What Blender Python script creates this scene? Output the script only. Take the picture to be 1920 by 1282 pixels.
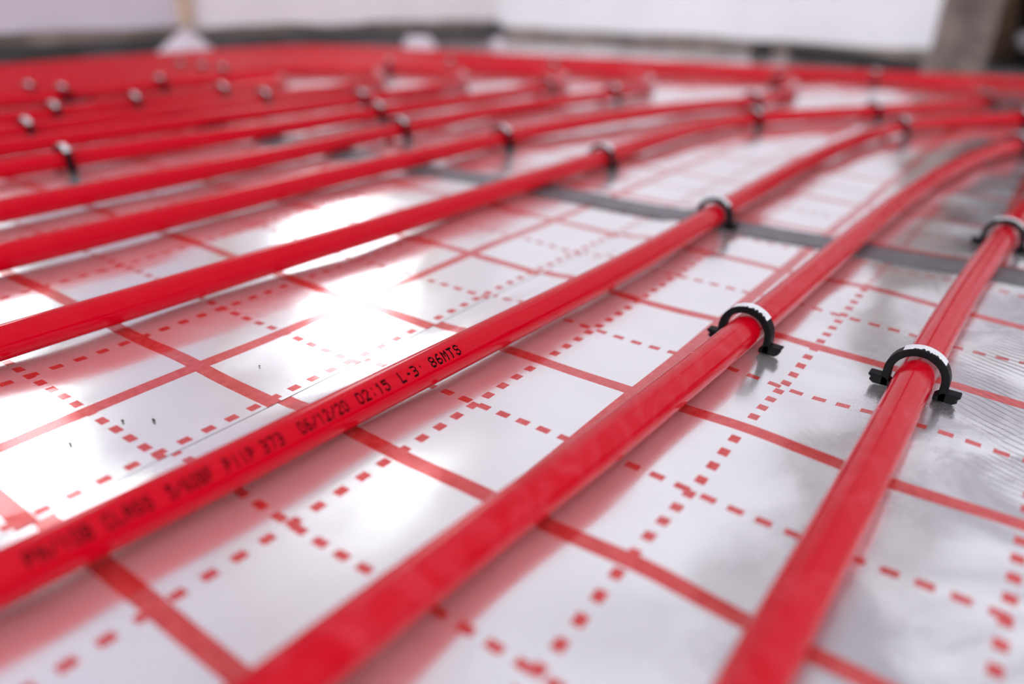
import bpy, bmesh, math, random
from mathutils import Vector, Matrix, noise
random.seed(7)
for o in list(bpy.data.objects): bpy.data.objects.remove(o)
S = bpy.context.scene
COL = S.collection

# ------------------------------------------------------------------ camera, light, exposure
F, CX, CY, CZ, YAW, PIT, ROL = 1.44536, 0.12811, -0.17697, 0.16872, -0.61687, 0.45215, 0.02834
d = Vector((math.sin(YAW)*math.cos(PIT), math.cos(YAW)*math.cos(PIT), -math.sin(PIT)))
r = Vector((math.cos(YAW), -math.sin(YAW), 0)); u = r.cross(d)
r2 = math.cos(ROL)*r + math.sin(ROL)*u; u2 = -math.sin(ROL)*r + math.cos(ROL)*u
cam = bpy.data.cameras.new('camera'); co = bpy.data.objects.new('camera', cam); COL.objects.link(co)
co.matrix_world = Matrix(((r2.x, u2.x, -d.x, CX), (r2.y, u2.y, -d.y, CY), (r2.z, u2.z, -d.z, CZ), (0, 0, 0, 1)))
cam.sensor_width = 36; cam.lens = F*1000/1920*36; cam.clip_start = .01
cam.dof.use_dof = True; cam.dof.focus_distance = .345; cam.dof.aperture_fstop = 2.9
S.camera = co

SKY = 4.75
w = bpy.data.worlds.new('sky'); S.world = w; w.use_nodes = True
bg = w.node_tree.nodes['Background']; bg.inputs[0].default_value = (.93, .96, 1, 1); bg.inputs[1].default_value = SKY
S.view_settings.view_transform = 'Standard'; S.view_settings.look = 'None'
S.view_settings.gamma = 1; S.view_settings.use_curve_mapping = False
S.view_settings.exposure = 0.0

def portal(cx, cy, cz, nx, ny, w_, h_):
    l = bpy.data.lights.new('daylight_portal', 'AREA'); l.shape = 'RECTANGLE'; l.size = w_; l.size_y = h_
    l.cycles.is_portal = True
    o = bpy.data.objects.new('daylight_portal', l); COL.objects.link(o)
    o.location = (cx, cy, cz); o.rotation_euler = Vector((nx, ny, 0)).to_track_quat('-Z', 'Z').to_euler()

# ------------------------------------------------------------------ helpers
def link(name, me, mat, parent=None, smooth=False):
    o = bpy.data.objects.new(name, me); COL.objects.link(o)
    if mat: me.materials.append(mat)
    if smooth: me.polygons.foreach_set('use_smooth', [True]*len(me.polygons))
    if parent: o.parent = parent
    return o
def obj(name, bm, mat, parent=None, smooth=False):
    me = bpy.data.meshes.new(name); bm.normal_update(); bm.to_mesh(me); bm.free()
    return link(name, me, mat, parent, smooth)
def pyobj(name, vs, fs, mat, parent=None, smooth=False):
    me = bpy.data.meshes.new(name); me.from_pydata(vs, [], fs); me.update()
    return link(name, me, mat, parent, smooth)
def tag(o, label, cat, group=None, kind=None):
    if label: o['label'] = label
    if cat: o['category'] = cat
    if group: o['group'] = group
    if kind: o['kind'] = kind
    return o
def empty(name, loc, rz=0):
    o = bpy.data.objects.new(name, None); COL.objects.link(o); o.location = loc; o.rotation_euler = (0, 0, rz)
    o.empty_display_size = .01
    return o
def box(bm, x0, x1, y0, y1, z0, z1):
    vs = [bm.verts.new(p) for p in [(x0,y0,z0),(x1,y0,z0),(x1,y1,z0),(x0,y1,z0),(x0,y0,z1),(x1,y0,z1),(x1,y1,z1),(x0,y1,z1)]]
    for f in [(3,2,1,0),(4,5,6,7),(0,1,5,4),(1,2,6,5),(2,3,7,6),(3,0,4,7)]: bm.faces.new([vs[i] for i in f])
    return vs

# ------------------------------------------------------------------ materials
class N:
    def __init__(s, name):
        s.m = bpy.data.materials.new(name); s.m.use_nodes = True; s.t = s.m.node_tree
        s.b = s.t.nodes['Principled BSDF']
    def new(s, t, **k):
        n = s.t.nodes.new(t)
        for a, v in k.items(): setattr(n, a, v)
        return n
    def set(s, i, v):
        if isinstance(v, bpy.types.NodeSocket): s.t.links.new(v, i)
        else: i.default_value = v
    def math(s, op, a, b=None, c=None):
        n = s.new('ShaderNodeMath', operation=op); s.set(n.inputs[0], a)
        if b is not None: s.set(n.inputs[1], b)
        if c is not None: s.set(n.inputs[2], c)
        return n.outputs[0]
    def mixc(s, f, a, b):
        n = s.new('ShaderNodeMix', data_type='RGBA'); s.set(n.inputs[0], f); s.set(n.inputs[6], a); s.set(n.inputs[7], b)
        return n.outputs[2]
    def noise(s, vec, scale, detail=3, rough=.5, dist=0):
        n = s.new('ShaderNodeTexNoise'); s.set(n.inputs['Scale'], scale); s.set(n.inputs['Detail'], detail)
        s.set(n.inputs['Roughness'], rough); s.set(n.inputs['Distortion'], dist)
        if vec is not None: s.set(n.inputs['Vector'], vec)
        return n.outputs[0]
    def ramp(s, f, lo, hi, a=0., b=1.):
        n = s.new('ShaderNodeMapRange', interpolation_type='SMOOTHSTEP'); s.set(n.inputs[0], f)
        n.inputs[1].default_value = lo; n.inputs[2].default_value = hi; n.inputs[3].default_value = a; n.inputs[4].default_value = b
        return n.outputs[0]
    def bump(s, h, dist, strength=1, normal=None):
        n = s.new('ShaderNodeBump'); s.set(n.inputs['Height'], h); n.inputs['Distance'].default_value = dist
        n.inputs['Strength'].default_value = strength
        if normal: s.set(n.inputs['Normal'], normal)
        return n.outputs[0]
    def P(s, **k):
        for a, v in k.items(): s.set(s.b.inputs[a.replace('_', ' ')], v)

def foil(name, amin):
    n = N(name)
    uv = n.new('ShaderNodeUVMap', uv_map='print').outputs[0]
    sp = n.new('ShaderNodeSeparateXYZ'); n.set(sp.inputs[0], uv); U, V = sp.outputs[0], sp.outputs[1]
    pos = n.new('ShaderNodeNewGeometry').outputs['Position']
    M = n.math
    def lt(a, b): return M('LESS_THAN', a, b)
    sa = lt(M('PINGPONG', U, .05), .0037)
    da = M('MULTIPLY', lt(M('PINGPONG', M('ADD', U, .05), .05), .0021), lt(M('PINGPONG', M('SUBTRACT', V, .0035), .005375), .0026))
    A = M('MULTIPLY', M('MAXIMUM', sa, da), M('GREATER_THAN', U, amin))
    sb = lt(M('PINGPONG', V, .05), .0037)
    db = M('MULTIPLY', lt(M('PINGPONG', M('ADD', V, .0515), .05), .0019), lt(M('PINGPONG', M('SUBTRACT', U, .0055), .0051), .0029))
    ink = M('MAXIMUM', A, M('MAXIMUM', sb, db))
    big = n.noise(pos, 7, 4, .55, .6)
    fine = n.noise(pos, 260, 3, .7)
    fine2 = n.noise(pos, 1400, 2, .7)
    spx = n.new('ShaderNodeSeparateXYZ'); n.set(spx.inputs[0], pos); X = spx.outputs[0]
    # scuffed, more bare aluminium towards the trodden right hand side
    scuff = M('MULTIPLY', n.ramp(X, .035, .13), n.ramp(n.noise(pos, 15, 5, .62, 1.0), .38, .62))
    silver = n.mixc(n.ramp(big, .35, .7), (.93, .95, .95, 1), (.88, .895, .905, 1))
    silver = n.mixc(M('MULTIPLY', scuff, .85), silver, (.50, .49, .525, 1))
    inkc = n.mixc(n.ramp(fine, .35, .75), (.62, .045, .045, 1), (.74, .095, .09, 1))
    n.P(Base_Color=n.mixc(ink, silver, inkc))
    n.P(Metallic=M('SUBTRACT', M('ADD', .79, M('MULTIPLY', scuff, .08)), M('MULTIPLY', ink, .35)))
    rough = M('ADD', n.ramp(n.noise(pos, 30, 4, .6), .3, .7, .14, .21), M('MULTIPLY', n.ramp(fine2, .3, .7), .05))
    n.P(Roughness=M('ADD', rough, M('MULTIPLY', scuff, .13)), Coat_Weight=.7, Coat_Roughness=.035, Coat_IOR=1.5)
    # creases: diagonal wave wrinkles around the right edge
    mp = n.new('ShaderNodeMapping'); n.set(mp.inputs[0], pos); mp.inputs['Rotation'].default_value = (0, 0, .35)
    wv = n.new('ShaderNodeTexWave', bands_direction='Y'); n.set(wv.inputs[0], mp.outputs[0])
    for a, v in (('Scale', 75), ('Distortion', 14), ('Detail', 2), ('Detail Scale', .22)): wv.inputs[a].default_value = v
    wm = M('MULTIPLY', n.ramp(X, .10, .135), n.ramp(n.noise(pos, 12, 2, .5), .43, .56))
    h = M('MULTIPLY', M('POWER', wv.outputs['Fac'], 3.0), M('MULTIPLY', wm, .75))
    h = M('ADD', h, M('MULTIPLY', n.noise(pos, 30, 3, .5, 1.5), M('ADD', .15, M('MULTIPLY', scuff, .8))))
    nb = n.bump(h, .0006, .4)
    nb = n.bump(fine2, .00003, .3, nb)
    n.P(Normal=nb, Coat_Normal=n.bump(h, .0006, .22))
    return n.m

def pipe_mat(name, dust, spec=.36, ro=.075):
    n = N(name); pos = n.new('ShaderNodeNewGeometry').outputs['Position']
    a = n.noise(pos, 45, 6, .68, 1.2); f = n.noise(pos, 900, 2, .6)
    k = n.math('MULTIPLY', n.ramp(a, .40, .85), dust)
    k = n.math('ADD', k, n.math('MULTIPLY', n.ramp(f, .62, .8), dust*.5))
    n.P(Base_Color=n.mixc(k, (.56, .0, .010, 1), (.70, .11, .14, 1)))
    n.P(Roughness=n.math('ADD', ro, n.math('MULTIPLY', k, .6)), IOR=1.5, Specular_IOR_Level=spec)
    n.P(Normal=n.bump(a, .0003, .08))
    return n.m

def plain(name, c, rough, metallic=0, var=0, scale=20, bump=0, c2=None):
    n = N(name); pos = n.new('ShaderNodeNewGeometry').outputs['Position']
    nz = n.noise(pos, scale, 5, .6)
    c2 = c2 or tuple(x*(1-var) for x in c)
    n.P(Base_Color=n.mixc(n.ramp(nz, .35, .68), (*c, 1), (*c2, 1)), Roughness=rough, Metallic=metallic)
    if bump: n.P(Normal=n.bump(nz, bump))
    return n.m

M_foilL = foil('foil_grid_left', -50.0); M_foilR = foil('foil_grid_right', -.056)
M_pipe = pipe_mat('red_pipe', .025, .2, .045); M_pipeD = pipe_mat('red_pipe_dusty', .42, .22, .12)
M_black = plain('black_plastic', (.002, .002, .003), .42, 0, .3, 200, .0001); M_black.node_tree.nodes['Principled BSDF'].inputs['Specular IOR Level'].default_value = .12
M_white = plain('white_tape', (.85, .86, .88), .5, 0, .08, 300, .0001)
M_ink = plain('black_ink', (.006, .001, .002), .7); M_ink.node_tree.nodes['Principled BSDF'].inputs['Specular IOR Level'].default_value = .05
M_tape = plain('grey_tape', (.19, .185, .20), .42, .35, .35, 60, .0004)
M_foam = plain('grey_foam', (.33, .33, .35), .9, 0, .2, 80)
M_plaster = plain('white_plaster', (.83, .82, .85), .85, 0, .05, 6, .002)
M_plL = plain('lilac_plaster', (.66, .60, .67), .85, 0, .06, 6, .002)  # shade of the left wall darkened into its plaster colour
M_plF = plain('warm_plaster', (.80, .74, .76), .85, 0, .07, 6, .002)
M_bare = plain('bare_masonry', (.36, .28, .23), .95, 0, .55, 16, .01)
M_strip = plain('edge_foam', (.07, .065, .07), .8, 0, .5, 14, .003)
M_tan = plain('raw_corner_render', (.62, .45, .33), .95, 0, .25, 30, .003)
M_conc = plain('concrete', (.42, .37, .38), .9, 0, .3, 12, .003)
M_ceil = plain('ceiling_white', (.86, .86, .88), .9)
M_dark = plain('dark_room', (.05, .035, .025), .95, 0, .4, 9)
M_frame = plain('window_frame_white', (.8, .8, .8), .4)
M_scrap = plain('white_scrap', (.70, .62, .67), .5, 0, .12, 40, .002)
M_bag = plain('black_bag', (.006, .006, .008), .45, 0, .3, 25, .004)
M_knot = plain('grey_bag_neck', (.35, .31, .33), .6)
M_wood = plain('raw_plank', (.16, .09, .05), .85, 0, .4, 25, .001)
M_dirt = plain('dirt', (.03, .025, .02), .9, 0, .3, 50, .001)

# ------------------------------------------------------------------ room shell
def wall(name, p, q, holes, z1=2.5, core=M_bare, plaster=M_plaster, zp=.03, thick=.2, zp_fn=None):
    """p->q runs with the room on the right hand side; holes are (s0, s1, z0, z1)"""
    p = Vector((*p, 0)); q = Vector((*q, 0)); L = (q-p).length; t = (q-p)/L; nrm = Vector((t.y, -t.x, 0))
    ss = sorted({0, L, *[h[0] for h in holes], *[h[1] for h in holes]})
    def slabs(bm, zlo, n0, n1):
        for a, b in zip(ss[:-1], ss[1:]):
            hz = [(h[2], h[3]) for h in holes if h[0] <= a and h[1] >= b]
            zr = [(zlo, z1)] if not hz else [(zlo, hz[0][0]), (hz[0][1], z1)]
            for z0_, z1_ in zr:
                if z1_-z0_ < .01: continue
                vs = box(bm, a, b, n0, n1, z0_, z1_)
                for v in vs: v.co = p + t*v.co.x + nrm*v.co.y + Vector((0, 0, v.co.z))
    bm = bmesh.new(); slabs(bm, -.03, -thick, 0); o = obj(name, bm, core); o['kind'] = 'structure'
    if plaster:
        # plaster coat, ragged along its lower edge
        bm = bmesh.new(); slabs(bm, zp+.02, 0, .008)
        nn = max(2, int(L/.03)); base = Vector((0, 0, 0))
        top, bot = [], []
        segs = []
        for i in range(nn+1):
            s_ = L*i/nn; low = zp + .007*noise.noise(Vector((s_*7+p.x*3, p.y, .3)))+.004*noise.noise(Vector((s_*31, 2, 1)))
            if zp_fn: low += zp_fn(s_)
            segs.append((s_, low))
        for (a, la), (b, lb) in zip(segs[:-1], segs[1:]):
            if any(h[0] < (a+b)/2 < h[1] and h[2] < zp+.02 for h in holes): continue
            pts = [(a, .008, la), (b, .008, lb), (b, .008, zp+.02), (a, .008, zp+.02)]
            bm.faces.new([bm.verts.new(p+t*x_+nrm*y_+Vector((0, 0, z_))) for x_, y_, z_ in pts])
            pts = [(a, 0, la), (b, 0, lb), (b, .008, lb), (a, .008, la)]
            bm.faces.new([bm.verts.new(p+t*x_+nrm*y_+Vector((0, 0, z_))) for x_, y_, z_ in pts])
        obj('plaster', bm, plaster, o)
    return t, nrm, L
def window_or_fill(n, p, t, nrm, s0, s1, z0, z1, thick=.2):
    p = Vector((*p, 0)); bm = bmesh.new(); fw = .03
    for a, b, c, e in ((s0, s0+fw, z0, z1), (s1-fw, s1, z0, z1), (s0, s1, z0, z0+fw), (s0, s1, z1-fw, z1)):
        for v in box(bm, a, b, -thick*.6, -thick*.35, c, e): v.co = p+t*v.co.x+nrm*v.co.y+Vector((0, 0, v.co.z))
    o = obj('window_%d' % n, bm, M_frame); o['kind'] = 'structure'
    c = p+t*((s0+s1)/2)-nrm*thick*.95
    portal(c.x, c.y, (z0+z1)/2, nrm.x, nrm.y, s1-s0, z1-z0)

KX, KY = -1.41, .80; BX, BY = -1.22, 1.62; EX, EY = -.20, 1.90
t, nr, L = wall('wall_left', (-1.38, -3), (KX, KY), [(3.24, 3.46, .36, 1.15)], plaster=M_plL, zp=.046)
window_or_fill(1, (-1.38, -3), t, nr, 3.24, 3.46, .36, 1.15)
t, nr, L = wall('wall_left_far', (KX, KY), (BX, BY), [(.18, .58, .42, 1.38)], plaster=M_plF, zp=.042)
window_or_fill(2, (KX, KY), t, nr, .18, .58, .42, 1.38)
wall('wall_back', (BX, BY), (EX, EY), [], zp=.026)
wall('wall_back_pier', (EX, EY), (-.085, 1.935), [], plaster=None, thick=.12, core=plain('brown_masonry', (.30, .235, .205), .95, 0, .6, 11, .01))
# unseen lintel and wall beyond, kept low and close to brighten foil reflections
wall('wall_back_right', (.50, 2.0), (2.6, 2.0), [])
wall('wall_right', (2.6, 2.0), (2.6, -3), [(2.6, 4.0, .3, 2.2)]) ; window_or_fill(3, (2.6, 2.0), Vector((0, -1, 0)), Vector((-1, 0, 0)), 2.6, 4.0, .3, 2.2)  # opening added out of view on the right as daylight fill
wall('wall_front', (2.6, -3), (-1.38, -3), [(.3, 3.6, .1, 2.3)]); window_or_fill(4, (2.6, -3), Vector((-1, 0, 0)), Vector((0, 1, 0)), .3, 3.6, .1, 2.3)  # wide opening added behind the camera for fill light
bm = bmesh.new(); box(bm, -.085, .50, 2.0, 2.12, .46, 2.5); o = obj('wall_back_lintel', bm, M_plaster); o['kind'] = 'structure'
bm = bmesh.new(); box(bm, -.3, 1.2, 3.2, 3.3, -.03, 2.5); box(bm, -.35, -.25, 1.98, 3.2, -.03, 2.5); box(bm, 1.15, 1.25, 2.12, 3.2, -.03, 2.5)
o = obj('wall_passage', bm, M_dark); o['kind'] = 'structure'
bm = bmesh.new(); box(bm, -1.8, 2.9, -3.3, 3.4, -.13, -.03); o = obj('floor', bm, M_conc); o['kind'] = 'structure'
bm = bmesh.new(); box(bm, -1.8, 2.9, -3.3, 3.4, 2.5, 2.6); o = obj('ceiling', bm, M_ceil); o['kind'] = 'structure'
# raw render in the kink of the wall
bm = bmesh.new(); box(bm, -.013, .013, -.012, .012, .045, 2.5)
for v in bm.verts: v.co += Vector((KX+.012, KY, 0))
o = obj('trim_1', bm, M_tan); o['kind'] = 'structure'
# dark perimeter foam strip standing against the wall base
def strip(name, pts, h, th=.012):
    bm = bmesh.new(); rows = []
    P = []
    for a, b in zip(pts[:-1], pts[1:]):
        a = Vector((*a, 0)); b = Vector((*b, 0)); m = max(2, int((b-a).length/.04))
        for i in range(m): P.append(a.lerp(b, i/m))
    P.append(Vector((*pts[-1], 0)))
    for i, q in enumerate(P):
        tt = (P[min(i+1, len(P)-1)]-P[max(i-1, 0)]).normalized(); nn = Vector((tt.y, -tt.x, 0))
        hh = h*(1+.25*noise.noise(q*9)); wob = .004*noise.noise(q*11+Vector((5, 0, 0)))+.005
        rows.append([bm.verts.new(q+nn*wob+Vector((0, 0, -.03))), bm.verts.new(q+nn*(wob+th)+Vector((0, 0, -.03))),
                     bm.verts.new(q+nn*(wob+th)+Vector((0, 0, hh))), bm.verts.new(q+nn*wob+Vector((0, 0, hh)))])
    for a, b in zip(rows[:-1], rows[1:]):
        for k in range(4): bm.faces.new([a[k], a[(k+1) % 4], b[(k+1) % 4], b[k]])
    bm.faces.new(rows[0]); bm.faces.new(rows[-1][::-1])
    bmesh.ops.recalc_face_normals(bm, faces=bm.faces)
    o = obj(name, bm, M_strip); o['kind'] = 'structure'
strip('baseboard_left', [(-1.385, -1.2), (KX+.01, KY), (BX+.01, BY-.01)], .027)
M_strip = M_foam; strip('baseboard_back', [(BX+.02, BY), (EX, EY-.005)], .002)

# ------------------------------------------------------------------ foil faced boards
def hgt(x, y):
    v = Vector((x*11, y*7, 3.1)); k = .0012*noise.noise(v)*1.5 + .0007*noise.noise(Vector((x*26, y*17, 9.2)))
    k += .00035*math.sin(x*62.8+1.2)*math.cos(y*31+.7)
    g = math.exp(-((x-.056)/.023)**2)*(.35+.65/(1+math.exp((y-.12)/.05)))
    k = min(k*1.15-.0004, .0009)
    return k + g*(.0016*math.cos((y-.005)*62.83)-.0002)
SEAM = -.1165
def hR(x, y):
    k = hgt(x, y)
    b = math.exp(-((x+.096)/.0088)**2)
    return k + b*(.0019+.0008*noise.noise(Vector((y*14, 0, 2))))
def umin(y): return (-1.38 - .03*(y+3)/3.8 if y < KY else KX+(BX-KX)*(y-KY)/(BY-KY)) + .028
def vmax(x):
    a = BY+(EY-BY)*(x-BX)/(EX-BX)-.03
    if x < -.25: return a
    k = min(1, (x+.25)/.12); return a*(1-k)+1.66*k
def axis(lo, hi, f0, f1, fine, coarse):
    out = [lo]; x = lo
    while x < hi:
        dd = 0 if f0 <= x <= f1 else min(abs(x-f0), abs(x-f1))
        x += min(coarse, fine+dd*.03); out.append(min(x, hi))
    return out
def board(side, far):
    j = .368
    x0, x1 = (-1.33, SEAM) if side == 'L' else (SEAM-.02, .95)
    y0, y1 = (-.55, j-.0006) if not far else (j+.0006, 1.0)
    fx, off, ov = (hgt, .0002, .171) if side == 'L' else (hR, 0, 0)
    xs = [(x-x0)/(x1-x0) for x in axis(x0, x1, -.45, .22, .0025, .012)]
    ys = [(y-y0)/(y1-y0) for y in axis(y0, y1, -.15, .5, .0025, .012)] if not far else [i/150 for i in range(151)]
    vs, uvs, fs = [], [], []
    def mp(a, b):
        if not far:
            y = y0+(y1-y0)*b; xa = umin(y) if side == 'L' else x0
            return xa+(x1-xa)*a, y
        xa = x0+(x1-x0)*a; y = y0+(vmax(xa)-y0)*(b**1.4)
        if side == 'L': xa = umin(y)+(x1-umin(y))*a; y = y0+(min(vmax(xa), 3)-y0)*(b**1.4); xa = umin(y)+(x1-umin(y))*a
        return xa, y
    root = empty('insulation_board', ((x0+x1)/2, (y0+min(y1, 1.0))/2, -.03)); R = root.location
    for b in ys:
        for a in xs:
            x, y = mp(a, b); vs.append((x-R.x, y-R.y, fx(x, y)+off-R.z)); uvs.append((x+ov+10 if side == 'L' else x, y+(.005 if side == 'L' else 0)))
    W = len(xs)
    for i in range(len(ys)-1):
        for k in range(W-1):
            a = i*W+k; fs.append((a, a+1, a+W+1, a+W))
    o = pyobj('foil_facing', vs, fs, M_foilL if side == 'L' else M_foilR, root, True)
    ul = o.data.uv_layers.new(name='print')
    fl = []
    for f in fs:
        for i in f: fl += uvs[i]
    ul.data.foreach_set('uv', fl)
    # foam core
    bm = bmesh.new(); g = []
    for b in range(13):
        row = []
        for a in range(13):
            x, y = mp(a/12, b/12)
            if side == 'R': x = max(x, SEAM+.001)
            row.append((bm.verts.new((x-R.x, y-R.y, .0265)), bm.verts.new((x-R.x, y-R.y, 0))))
        g.append(row)
    for i in range(12):
        for k in range(12):
            for s in (0, 1):
                q = [g[i][k][s], g[i][k+1][s], g[i+1][k+1][s], g[i+1][k][s]]; bm.faces.new(q if s == 0 else q[::-1])
    for i in range(12):
        bm.faces.new([g[0][i+1][0], g[0][i][0], g[0][i][1], g[0][i+1][1]]); bm.faces.new([g[12][i][0], g[12][i+1][0], g[12][i+1][1], g[12][i][1]])
        bm.faces.new([g[i][0][0], g[i+1][0][0], g[i+1][0][1], g[i][0][1]]); bm.faces.new([g[i+1][12][0], g[i][12][0], g[i][12][1], g[i+1][12][1]])
    obj('foam_core', bm, M_foam, root)
    return root
tag(board('R', False), 'silvery foil-faced board with red printed grid, right of the seam, nearer side of grey tape', 'insulation board')
tag(board('L', False), 'silvery foil-faced board with red printed grid, left of the seam, nearer side of grey tape', 'insulation board')
tag(board('R', True), 'silvery foil-faced board beyond the grey tape, reaching the doorway on the right', 'insulation board')
tag(board('L', True), 'silvery foil-faced board beyond the grey tape, reaching the white walls on the left', 'insulation board')

# joint tape
vs, fs = [], []; xs = [-1.30+i*.006 for i in range(376)]; K = 8
for x in xs:
    c = .364+.062*(x+.15)+.003*noise.noise(Vector((x*6, 0, 0)))
    for k in range(K+1):
        y = c-.0165+.033*k/K+.0012*noise.noise(Vector((x*30, k//4, 4)))
        vs.append((x, y, max(hgt(x, y)+.0006, hR(x, y))+.0007 if x < -.08 else hR(x, y)+.0007))
for i in range(len(xs)-1):
    for k in range(K):
        a = i*(K+1)+k; fs.append((a, a+K+1, a+K+2, a+1))
tp = pyobj('joint_tape', vs, fs, M_tape, None, True)
so = tp.modifiers.new('s', 'SOLIDIFY'); so.thickness = .0002
tag(tp, 'long grey strip of adhesive tape across the boards under the red pipes', 'tape')

# ------------------------------------------------------------------ pipes
RAD, PZ = .0081, .0093
def spline(pts, step=.006):
    P = [Vector((a, b, PZ)) for a, b in pts]; out = []
    P = [P[0]*2-P[1]]+P+[P[-1]*2-P[-2]]
    for i in range(1, len(P)-2):
        p0, p1, p2, p3 = P[i-1:i+3]; n = max(2, int((p2-p1).length/step))
        # centripetal catmull-rom
        t0 = 0; t1 = t0+(p1-p0).length**.5; t2 = t1+(p2-p1).length**.5; t3 = t2+(p3-p2).length**.5
        for k in range(n):
            t = t1+(t2-t1)*k/n
            A1 = p0*((t1-t)/(t1-t0))+p1*((t-t0)/(t1-t0)); A2 = p1*((t2-t)/(t2-t1))+p2*((t-t1)/(t2-t1)); A3 = p2*((t3-t)/(t3-t2))+p3*((t-t2)/(t3-t2))
            B1 = A1*((t2-t)/(t2-t0))+A2*((t-t0)/(t2-t0)); B2 = A2*((t3-t)/(t3-t1))+A3*((t-t1)/(t3-t1))
            out.append(B1*((t2-t)/(t2-t1))+B2*((t-t1)/(t2-t1)))
    out.append(P[-2]); return out
def sweep(C, rad, ns, mat, name, zoff=True):
    base = C[0].copy(); base.z = 0
    vs, fs = [], []
    for i, c in enumerate(C):
        t = (C[min(i+1, len(C)-1)]-C[max(i-1, 0)]).normalized(); s = Vector((t.y, -t.x, 0)).normalized(); up = s.cross(t)
        for k in range(ns):
            a = 2*math.pi*k/ns; vs.append(c-base+s*(rad*math.cos(a))+up*(rad*math.sin(a)))
    for i in range(len(C)-1):
        for k in range(ns):
            a = i*ns+k; b = i*ns+(k+1) % ns; fs.append((a, b, b+ns, a+ns))
    fs.append(tuple(range(ns))[::-1]); fs.append(tuple(len(vs)-ns+k for k in range(ns)))
    o = pyobj(name, [tuple(v) for v in vs], fs, mat, None, True); o.location = base
    return o
def D(k, x): return 1.5+.46*x-.055*k
def ret(k, ustart):
    uk = -1.215+.042*k; out = []; x = ustart
    while x > uk+.16: out.append((x, D(k, x))); x -= .14
    out += [(uk+.115, D(k, uk+.115)-.006), (uk+.035, D(k, uk+.115)-.07), (uk, D(k, uk)-.15), (uk, .3), (uk+.002, 0), (uk, -.5)]
    return out
PIPES = {
 'P3': [(.1,-.5),(.1,-.2),(.1,0),(.1,.1),(.099,.19),(.1,.29),(.104,.41),(.111,.53),(.128,.65),(.17,.77),(.26,.86),(.42,.92),(.9,1.02)],
 'P2': [(-.002,-.5),(.003,-.2),(.008,-.099),(.0125,-.017),(.016,.034),(.019,.106),(.021,.175),(.0225,.256),(.0245,.395),(.0275,.489),(.041,.656),(.068,.80),(.105,.885),(.19,.96),(.38,1.03),(.9,1.13)],
 'P1': [(-.098,-.5),(-.088,-.2),(-.0835,-.11),(-.0795,-.055),(-.0775,0),(-.0735,.1),(-.070,.2),(-.070,.29),(-.073,.407),(-.0745,.54),(-.070,.68),(-.055,.82),(-.033,.895),(.012,.975),(.07,1.05),(.16,1.12),(.35,1.18),(.9,1.27)],
 'P4': [(-.25,-.5),(-.246,-.2),(-.242,-.05),(-.24,.0),(-.237,.1),(-.233,.2),(-.231,.3),(-.229,.41),(-.23,.5),(-.23,.6),(-.223,.69),(-.205,.77),(-.17,.84),(-.126,.915),(-.08,.995),(-.037,1.07),(-.008,1.13),(.003,1.2),(-.013,1.28),(-.07,1.345)]+ret(1, -.19),
 'P5': [(-.37,-.5),(-.364,-.1),(-.360,0),(-.359,.1),(-.360,.25),(-.357,.35),(-.354,.466),(-.347,.568),(-.327,.69),(-.298,.795),(-.258,.91),(-.243,.98),(-.244,1.06),(-.27,1.15),(-.34,1.215)]+ret(2, -.44),
 'P6': [(-.462,-.5),(-.457,-.1),(-.455,.1),(-.454,.25),(-.457,.346),(-.462,.44),(-.464,.55),(-.456,.65),(-.436,.78),(-.426,.87),(-.433,.95),(-.468,1.03),(-.54,1.065)]+ret(3, -.64),
 'P7': [(-.58,-.5),(-.577,.08),(-.574,.16),(-.567,.25),(-.558,.34),(-.555,.45),(-.545,.6),(-.533,.74),(-.534,.84),(-.56,.92),(-.62,.965)]+ret(4, -.71),
 'P8': [(-.655,-.5),(-.655,.1),(-.652,.28),(-.646,.4),(-.64,.52),(-.635,.62),(-.64,.72),(-.67,.80),(-.73,.853)]+ret(5, -.81),
 'P9': [(-.725,-.5),(-.722,.2),(-.72,.4),(-.72,.5),(-.723,.6),(-.747,.69),(-.80,.745)]+ret(6, -.86),
 'P10': [(-.805,-.5),(-.80,.2),(-.80,.4),(-.802,.5),(-.822,.57),(-.862,.595),(-.90,.56),(-.918,.48),(-.92,.3),(-.92,-.5)],
 'OUT': [(.92,1.58),(.6,1.60),(.3,1.585),(.12,1.54),(0,1.5)]+ret(0, -.14),
}
WHO = {'P3': 'the rightmost pipe', 'P2': 'the second pipe from the right', 'P1': 'the pipe with black print',
 'P4': 'the pipe just left of print', 'P5': 'the second pipe left of print', 'P6': 'the third pipe left of print',
 'P7': 'the fourth pipe left of print', 'P8': 'the fifth pipe left of print', 'P9': 'the sixth pipe left of print',
 'P10': 'the farthest left looped pipe', 'OUT': 'the outer pipe along the walls'}
PL = {'P3': 'dusty red plastic heating pipe, rightmost in the foreground, with two near clips',
 'P2': 'scuffed red heating pipe, second from the right, crossing the whole foreground',
 'P1': 'glossy red heating pipe with black printed date and letters along its side',
 'P4': 'red heating pipe just left of the printed one, looping back far right',
 'P5': 'red heating pipe, second left of the printed one, looping back at the rear',
 'P6': 'red heating pipe, third left of the printed one, looping back at the rear',
 'P7': 'red heating pipe, fourth left of the printed one, looping back at the rear',
 'P8': 'blurred red heating pipe, fifth left of the printed one, with tight rear loop',
 'P9': 'blurred red heating pipe, sixth left of the printed one, with tight rear loop',
 'P10': 'blurred red heating pipe with the shortest loop, farthest left of the loops',
 'OUT': 'outermost red heating pipe running along the foot of the white walls'}
CURVE = {}
for k, pts in PIPES.items():
    C = spline(pts); CURVE[k] = C
    o = sweep(C, RAD, 28, M_pipeD if k in ('P2', 'P3') else M_pipe, 'heating_pipe')
    tag(o, PL[k], 'pipe', 'red underfloor heating pipes')
    if k == 'P1': P1 = o

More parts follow.
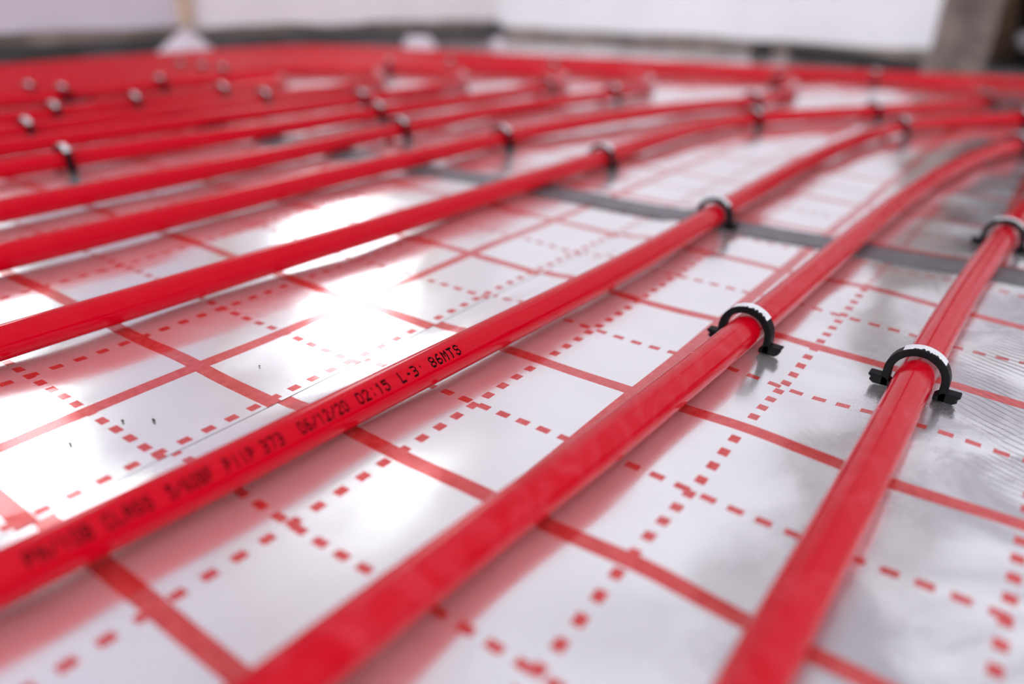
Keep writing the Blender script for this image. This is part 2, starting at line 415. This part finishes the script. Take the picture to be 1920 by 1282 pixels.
# printed marking on the pipe (dot matrix)
FONT = {'0': '01110 10001 10001 10001 10001 10001 01110', '1': '00100 01100 00100 00100 00100 00100 00100', '2': '01110 10001 00001 00010 00100 01000 11111',
 '3': '11110 00001 00001 01110 00001 00001 11110', '5': '11111 10000 11110 00001 00001 10001 01110', '6': '00110 01000 10000 11110 10001 10001 01110',
 '7': '11111 00001 00010 00010 00100 00100 00100', '8': '01110 10001 10001 01110 10001 10001 01110', '/': '00001 00001 00010 00100 01000 10000 10000',
 '-': '00000 00000 00000 01110 00000 00000 00000', "'": '00000 00000 00100 00000 00000 00000 00000', ':': '00000 00100 00000 00000 00000 00100 00000',
 'L': '10000 10000 10000 10000 10000 10000 11111', 'M': '10001 11011 10101 10101 10001 10001 10001', 'T': '11111 00100 00100 00100 00100 00100 00100',
 'S': '01110 10001 10000 01110 00001 10001 01110', 'P': '11110 10001 10001 11110 10000 10000 10000', 'I': '00100 00100 00100 00100 00100 00100 00100',
 'C': '01110 10001 10000 10000 10000 10001 01110', 'A': '01110 10001 10001 11111 10001 10001 10001', 'B': '11110 10001 10001 11110 10001 10001 11110',
 'R': '11110 10001 10001 11110 10100 10010 10001', 'F': '11111 10000 10000 11110 10000 10000 10000', 'N': '10001 11001 10101 10101 10011 10001 10001', ' ': '00000 '*7}
TXT = [("86MTS", .0425, .0620), ("L-3'", .0245, .0390), ("02:15", .0015, .0190), ("06/12/20", -.0265, -.003), ("373", -.0425, -.0330), ("PIIP", -.0570, -.0450),
       ("5/60BF", -.0770, -.0610), ("CLASS", -.0970, -.0815), ("PN/10B", -.1190, -.1000)]
C = CURVE['P1']
def on_pipe(v, th, rr):
    for i in range(len(C)-1):
        if C[i].y <= v <= C[i+1].y:
            c = C[i].lerp(C[i+1], (v-C[i].y)/(C[i+1].y-C[i].y)); t = (C[i+1]-C[i]).normalized(); s = Vector((t.y, -t.x, 0))
            return c+s*(rr*math.cos(th))+Vector((0, 0, 1))*(rr*math.sin(th))-P1.location
th0, hgtc = math.radians(45), .0050
vs, fs = [], []
for s, a, b in TXT:
    cw = (b-a)/len(s)
    for ci, ch in enumerate(s):
        rows = FONT[ch].split(); rows = rows if rows else ['00000']*7
        for ri, row in enumerate(rows):
            for k, bit in enumerate(row):
                if bit != '1': continue
                px, py = cw*.74/5, hgtc/7
                v0 = a+ci*cw+k*px; e0 = (3-ri)*py
                jit = random.uniform(-.1, .1)*px
                base = len(vs)
                for dv, de in ((-.1, -.68), (1.05, -.68), (1.05, .68), (-.1, .68)):
                    sl = (e0+de*py)*-.06
                    p = on_pipe(v0+dv*px+jit+sl, th0+(e0+de*py)/RAD, RAD+.00005); vs.append(tuple(p))
                fs.append((base, base+1, base+2, base+3))
o = pyobj('printed_marking', vs, fs, M_ink, P1); o['label'] = 'black dot-matrix print of date, time and length'

# ------------------------------------------------------------------ clips
def arch_bm(r0, r1, zc, w, a0=-90, a1=90, n=28, legs=True):
    prof = []
    for i in range(n+1):
        a = math.radians(a0+(a1-a0)*i/n); prof.append((math.sin(a), math.cos(a)))
    pr = [((s*r0, zc+c*r0), (s*r1, zc+c*r1)) for s, c in prof]
    if legs: pr = [((-r0, .0012), (-r1, .0012))]+pr+[((r0, .0012), (r1, .0012))]
    bm = bmesh.new(); rows = []
    for (ix, iz), (ox, oz) in pr:
        rows.append([bm.verts.new((ix, -w, iz)), bm.verts.new((ox, -w, oz)), bm.verts.new((ox, w, oz)), bm.verts.new((ix, w, iz))])
    for a, b in zip(rows[:-1], rows[1:]):
        for k in range(4): bm.faces.new([a[k], a[(k+1) % 4], b[(k+1) % 4], b[k]])
    bm.faces.new(rows[0][::-1]); bm.faces.new(rows[-1])
    bmesh.ops.recalc_face_normals(bm, faces=bm.faces)
    return bm
def bevel(bm, w):
    bmesh.ops.bevel(bm, geom=[e for e in bm.edges if e.is_manifold and e.calc_face_angle(0) > .7], offset=w, segments=2, affect='EDGES', profile=.6)
CW = .0029; RI, RO, ZC = .0102, .0136, .0090
bm = arch_bm(RI, RO, ZC, CW); bevel(bm, .0004); me_arch = bpy.data.meshes.new('arch'); bm.to_mesh(me_arch); bm.free()
me_arch.materials.append(M_black); 
bm = bmesh.new()   # foot: tab with a chamfered, notched tip
pro = [(.0085, .0010), (.0165, .0010), (.0185, .0024), (.0172, .0034), (.0193, .0048), (.0188, .0056), (.0120, .0056), (.0085, .0030)]
a = [bm.verts.new((x_, -CW, z_)) for x_, z_ in pro]; b = [bm.verts.new((x_, CW, z_)) for x_, z_ in pro]
bm.faces.new(a); bm.faces.new(b[::-1])
for i in range(len(a)): bm.faces.new([a[(i+1) % len(a)], a[i], b[i], b[(i+1) % len(a)]])
bmesh.ops.recalc_face_normals(bm, faces=bm.faces); bmesh.ops.bevel(bm, geom=[e for e in bm.edges if e.calc_face_angle(0) > 1.2], offset=.0003, segments=1, affect='EDGES')
me_foot = bpy.data.meshes.new('foot'); bm.to_mesh(me_foot); bm.free(); me_foot.materials.append(M_black)
def strip_mesh(seed):
    random.seed(seed); bm = bmesh.new(); n = 30; rows = []
    for i in range(n+1):
        a = math.radians(-34+82*i/n); jag = -CW*random.uniform(.15, .95) if 6 < i < n-2 else -CW*.75
        r0, r1 = RO-.0002, RO+.00022
        rows.append([bm.verts.new((math.sin(a)*r_, y_, ZC+math.cos(a)*r_)) for r_, y_ in ((r0, jag), (r1, jag), (r1, CW+.0001), (r0, CW+.0001))])
    for a, b in zip(rows[:-1], rows[1:]):
        for k in range(4): bm.faces.new([a[k], a[(k+1) % 4], b[(k+1) % 4], b[k]])
    bm.faces.new(rows[0][::-1]); bm.faces.new(rows[-1]); bmesh.ops.recalc_face_normals(bm, faces=bm.faces)
    me = bpy.data.meshes.new('tape_strip'); bm.to_mesh(me); bm.free(); me.materials.append(M_white); return me
me_st = [strip_mesh(s) for s in (3, 11, 20)]
CLIPS = [('P3', .1, .177, 'in sharp focus at the right'), ('P3', .107, .44, 'beyond the tape'),
 ('P2', .021, .173, 'in sharp focus, nearest of that pipe'), ('P2', .071, .829, 'at its far right bend'),
 ('P1', -.071, .354, 'just before the grey tape'), ('P1', -.057, .85, 'where it starts to bend right'), ('P1', .055, 1.044, 'at the right edge, far away'),
 ('P4', -.23, .465, 'nearest beyond the tape'), ('P4', -.204, .784, 'at its first bend'), ('P4', -.09, .95, 'on its bend'),
 ('P4', .002, 1.19, 'at its loop tip'), ('P4', -.19, 1.36, 'on its return run'),
 ('P5', -.354, .475, 'nearest of it'), ('P5', -.256, .922, 'before its loop'), ('P5', -.30, 1.20, 'behind its loop'),
 ('P6', -.462, .435, 'nearest of it'), ('P6', -.43, .835, 'before its loop'), ('P6', -.66, 1.04, 'on its return run'),
 ('P7', -.575, .14, 'nearest, by the left edge'), ('P7', -.555, .492, 'halfway along the straight'), ('P7', -.535, .82, 'before its loop'), ('P7', -.80, .92, 'on its return run'), ('P7', -1.07, .56, 'on its run beside the wall'),
 ('P8', -.64, .548, 'before its loop'), ('P8', -.85, .82, 'on its return run'), ('P8', -1.02, .565, 'on its run beside the wall'),
 ('P9', -.72, .46, 'before its loop'), ('P9', -.722, .175, 'by the left edge'), ('P9', -.97, .29, 'on its return, near left edge'), ('P9', -.97, .575, 'behind its loop'),
 ('P10', -.80, .455, 'before its loop'), ('P10', -.80, .33, 'halfway along the straight'), ('P10', -.80, .235, 'nearest the left edge'), ('P10', -.92, .44, 'on its return run'), ('P10', -.92, .31, 'on its return, near left edge')]
for i, (k, x, y, where) in enumerate(CLIPS):
    C = CURVE[k]; j = min(range(1, len(C)-1), key=lambda q: (C[q].x-x)**2+(C[q].y-y)**2)
    t = (C[j+1]-C[j-1]).normalized(); rz = math.atan2(t.y, t.x)-math.pi/2
    root = empty('pipe_clip', (C[j].x, C[j].y, 0), rz)
    tag(root, 'black clip on %s, %s' % (WHO[k], where), 'clip', 'black clips pinning the pipes')
    link('arch', me_arch, None, root)
    f1 = link('foot', me_foot, None, root); f2 = link('foot', me_foot, None, root); f2.rotation_euler = (0, 0, math.pi)
    s = link('tape_strip', me_st[i % 3], None, root); s['label'] = 'torn white strip over the crown'

# ------------------------------------------------------------------ things lying about
def crumple(name, loc, sx, sy, sz, mat, label, cat, seed, sub=3, amp=.4):
    bm = bmesh.new(); bmesh.ops.create_icosphere(bm, subdivisions=sub, radius=1)
    for v in bm.verts:
        n_ = v.co.normalized(); k = 1+amp*noise.noise(n_*1.7+Vector((seed, 0, 0)))+amp*.5*abs(noise.noise(n_*4+Vector((0, seed, 0))))
        v.co = Vector((n_.x*sx*k, n_.y*sy*k, max(-.45, n_.z)*sz*k+sz*.45))
    o = obj(name, bm, mat); o.location = loc; return tag(o, label, cat)
# standing folded offcut by the wall kink
bm = bmesh.new(); P = [(-.055, .0), (-.02, .018), (.015, .012), (.055, .02)]
top = [(-.018, .004, .036), (-.006, .014, .047), (.006, .013, .045), (.018, .012, .034)]
vb = [bm.verts.new((x_, y_, .002)) for x_, y_ in P]; vt = [bm.verts.new(q) for q in top]
for i in range(3): bm.faces.new([vb[i], vb[i+1], vt[i+1], vt[i]])
vf = [bm.verts.new((-.06, -.035, .002)), bm.verts.new((0, -.045, .003)), bm.verts.new((.055, -.03, .002))]
bm.faces.new([vf[0], vf[1], vt[1], vt[0]]); bm.faces.new([vf[1], vf[2], vt[3], vt[2]]); bm.faces.new([vf[1], vt[2], vt[1]])
o = obj('foil_offcut', bm, M_scrap); o.location = (-1.30, .735, 0); o.rotation_euler = (0, 0, math.radians(50))
m = o.modifiers.new('s', 'SOLIDIFY'); m.thickness = .0012
tag(o, 'pale folded offcut standing like a small tent at the wall foot', 'offcut')
crumple('paper_scrap', (-1.13, 1.20, .0), .045, .025, .016, M_scrap, 'white crumpled scrap lying behind the outer pipe', 'scrap', 3)
crumple('paper_scrap', (-1.04, 1.38, .0), .016, .014, .013, M_scrap, 'tiny bright scrap right of the larger white scrap', 'scrap', 8)
crumple('dirt_lump', (-.52, 1.70, .0), .024, .02, .020, M_dirt, 'dark lump on the floor left of the black hose', 'rubble', 5)
crumple('dirt_lump', (-1.36, .50, .0), .03, .05, .014, M_dirt, 'flat dark lump at the foot of the left wall', 'rubble', 15)
# corrugated black hose
PZ_ = PZ; PZ = .014
C = spline([(-.455, 1.72), (-.38, 1.69), (-.30, 1.655), (-.23, 1.60), (-.16, 1.565)], .004); PZ = PZ_
vs, fs = [], []; base = Vector((C[0].x, C[0].y, 0)); ns = 18
for i, c in enumerate(C):
    t = (C[min(i+1, len(C)-1)]-C[max(i-1, 0)]).normalized(); s = Vector((t.y, -t.x, 0)).normalized(); rr = .012 if i % 2 else .0135
    for k in range(ns):
        a = 2*math.pi*k/ns; vs.append(tuple(c-base+s*(rr*math.cos(a))+Vector((0, 0, rr*math.sin(a)))))
for i in range(len(C)-1):
    for k in range(ns): a = i*ns+k; b = i*ns+(k+1) % ns; fs.append((a, b, b+ns, a+ns))
fs.append(tuple(range(ns))[::-1]); fs.append(tuple(len(vs)-ns+k for k in range(ns)))
o = pyobj('corrugated_hose', vs, fs, M_bag); o.location = base
tag(o, 'short black corrugated hose lying before the back wall', 'hose')
# black sack and plank in the doorway
root = empty('black_sack', (.125, 2.22, -.03)); tag(root, 'black sack with a greyish gathered neck at the far right doorway', 'sack')
bm = bmesh.new(); bmesh.ops.create_icosphere(bm, subdivisions=4, radius=1)
for v in bm.verts:
    n_ = v.co.normalized(); k = 1+.25*noise.noise(n_*2.2)+.12*abs(noise.noise(n_*6)); z_ = max(-.8, n_.z)
    v.co = Vector((n_.x*.17*k, n_.y*.14*k, (z_+.8)*.12*k*(1.0 if z_ < .5 else 1.25)))
obj('sack_body', bm, M_bag, root, True)
bm = bmesh.new(); bmesh.ops.create_icosphere(bm, subdivisions=3, radius=1)
for v in bm.verts:
    n_ = v.co.normalized(); k = 1+.35*noise.noise(n_*3); v.co = Vector((n_.x*.026*k-.158, n_.y*.03*k-.105, n_.z*.02*k+.075))
obj('sack_neck', bm, M_knot, root, True)
bm = bmesh.new(); box(bm, -.03, .03, -.01, .01, 0, .6); bevel(bm, .002)
o = obj('wooden_plank', bm, M_wood); o.location = (-.09, 2.30, -.012); o.rotation_euler = (math.radians(-6), math.radians(-12), math.radians(20))
tag(o, 'dark rough plank leaning in the doorway beside the black sack', 'plank')
# grit on the foil
for i, (x, y, s_, w_) in enumerate([(-.152, -.052, .0010, 'beside the printed dotted line'), (-.143, -.044, .0013, 'on a printed dash'), (-.152, -.073, .0012, 'nearer the lower left'), (-.15, .013, .0007, 'right of the printed grid crossing')]):
    crumple('grit_crumb', (x, y, hgt(x, y)+.0006), s_, s_*.5, s_*.5, M_dirt, 'tiny dark crumb of grit on the foil '+w_, 'grit', 20+i, 1)['group'] = 'grit crumbs on the foil'
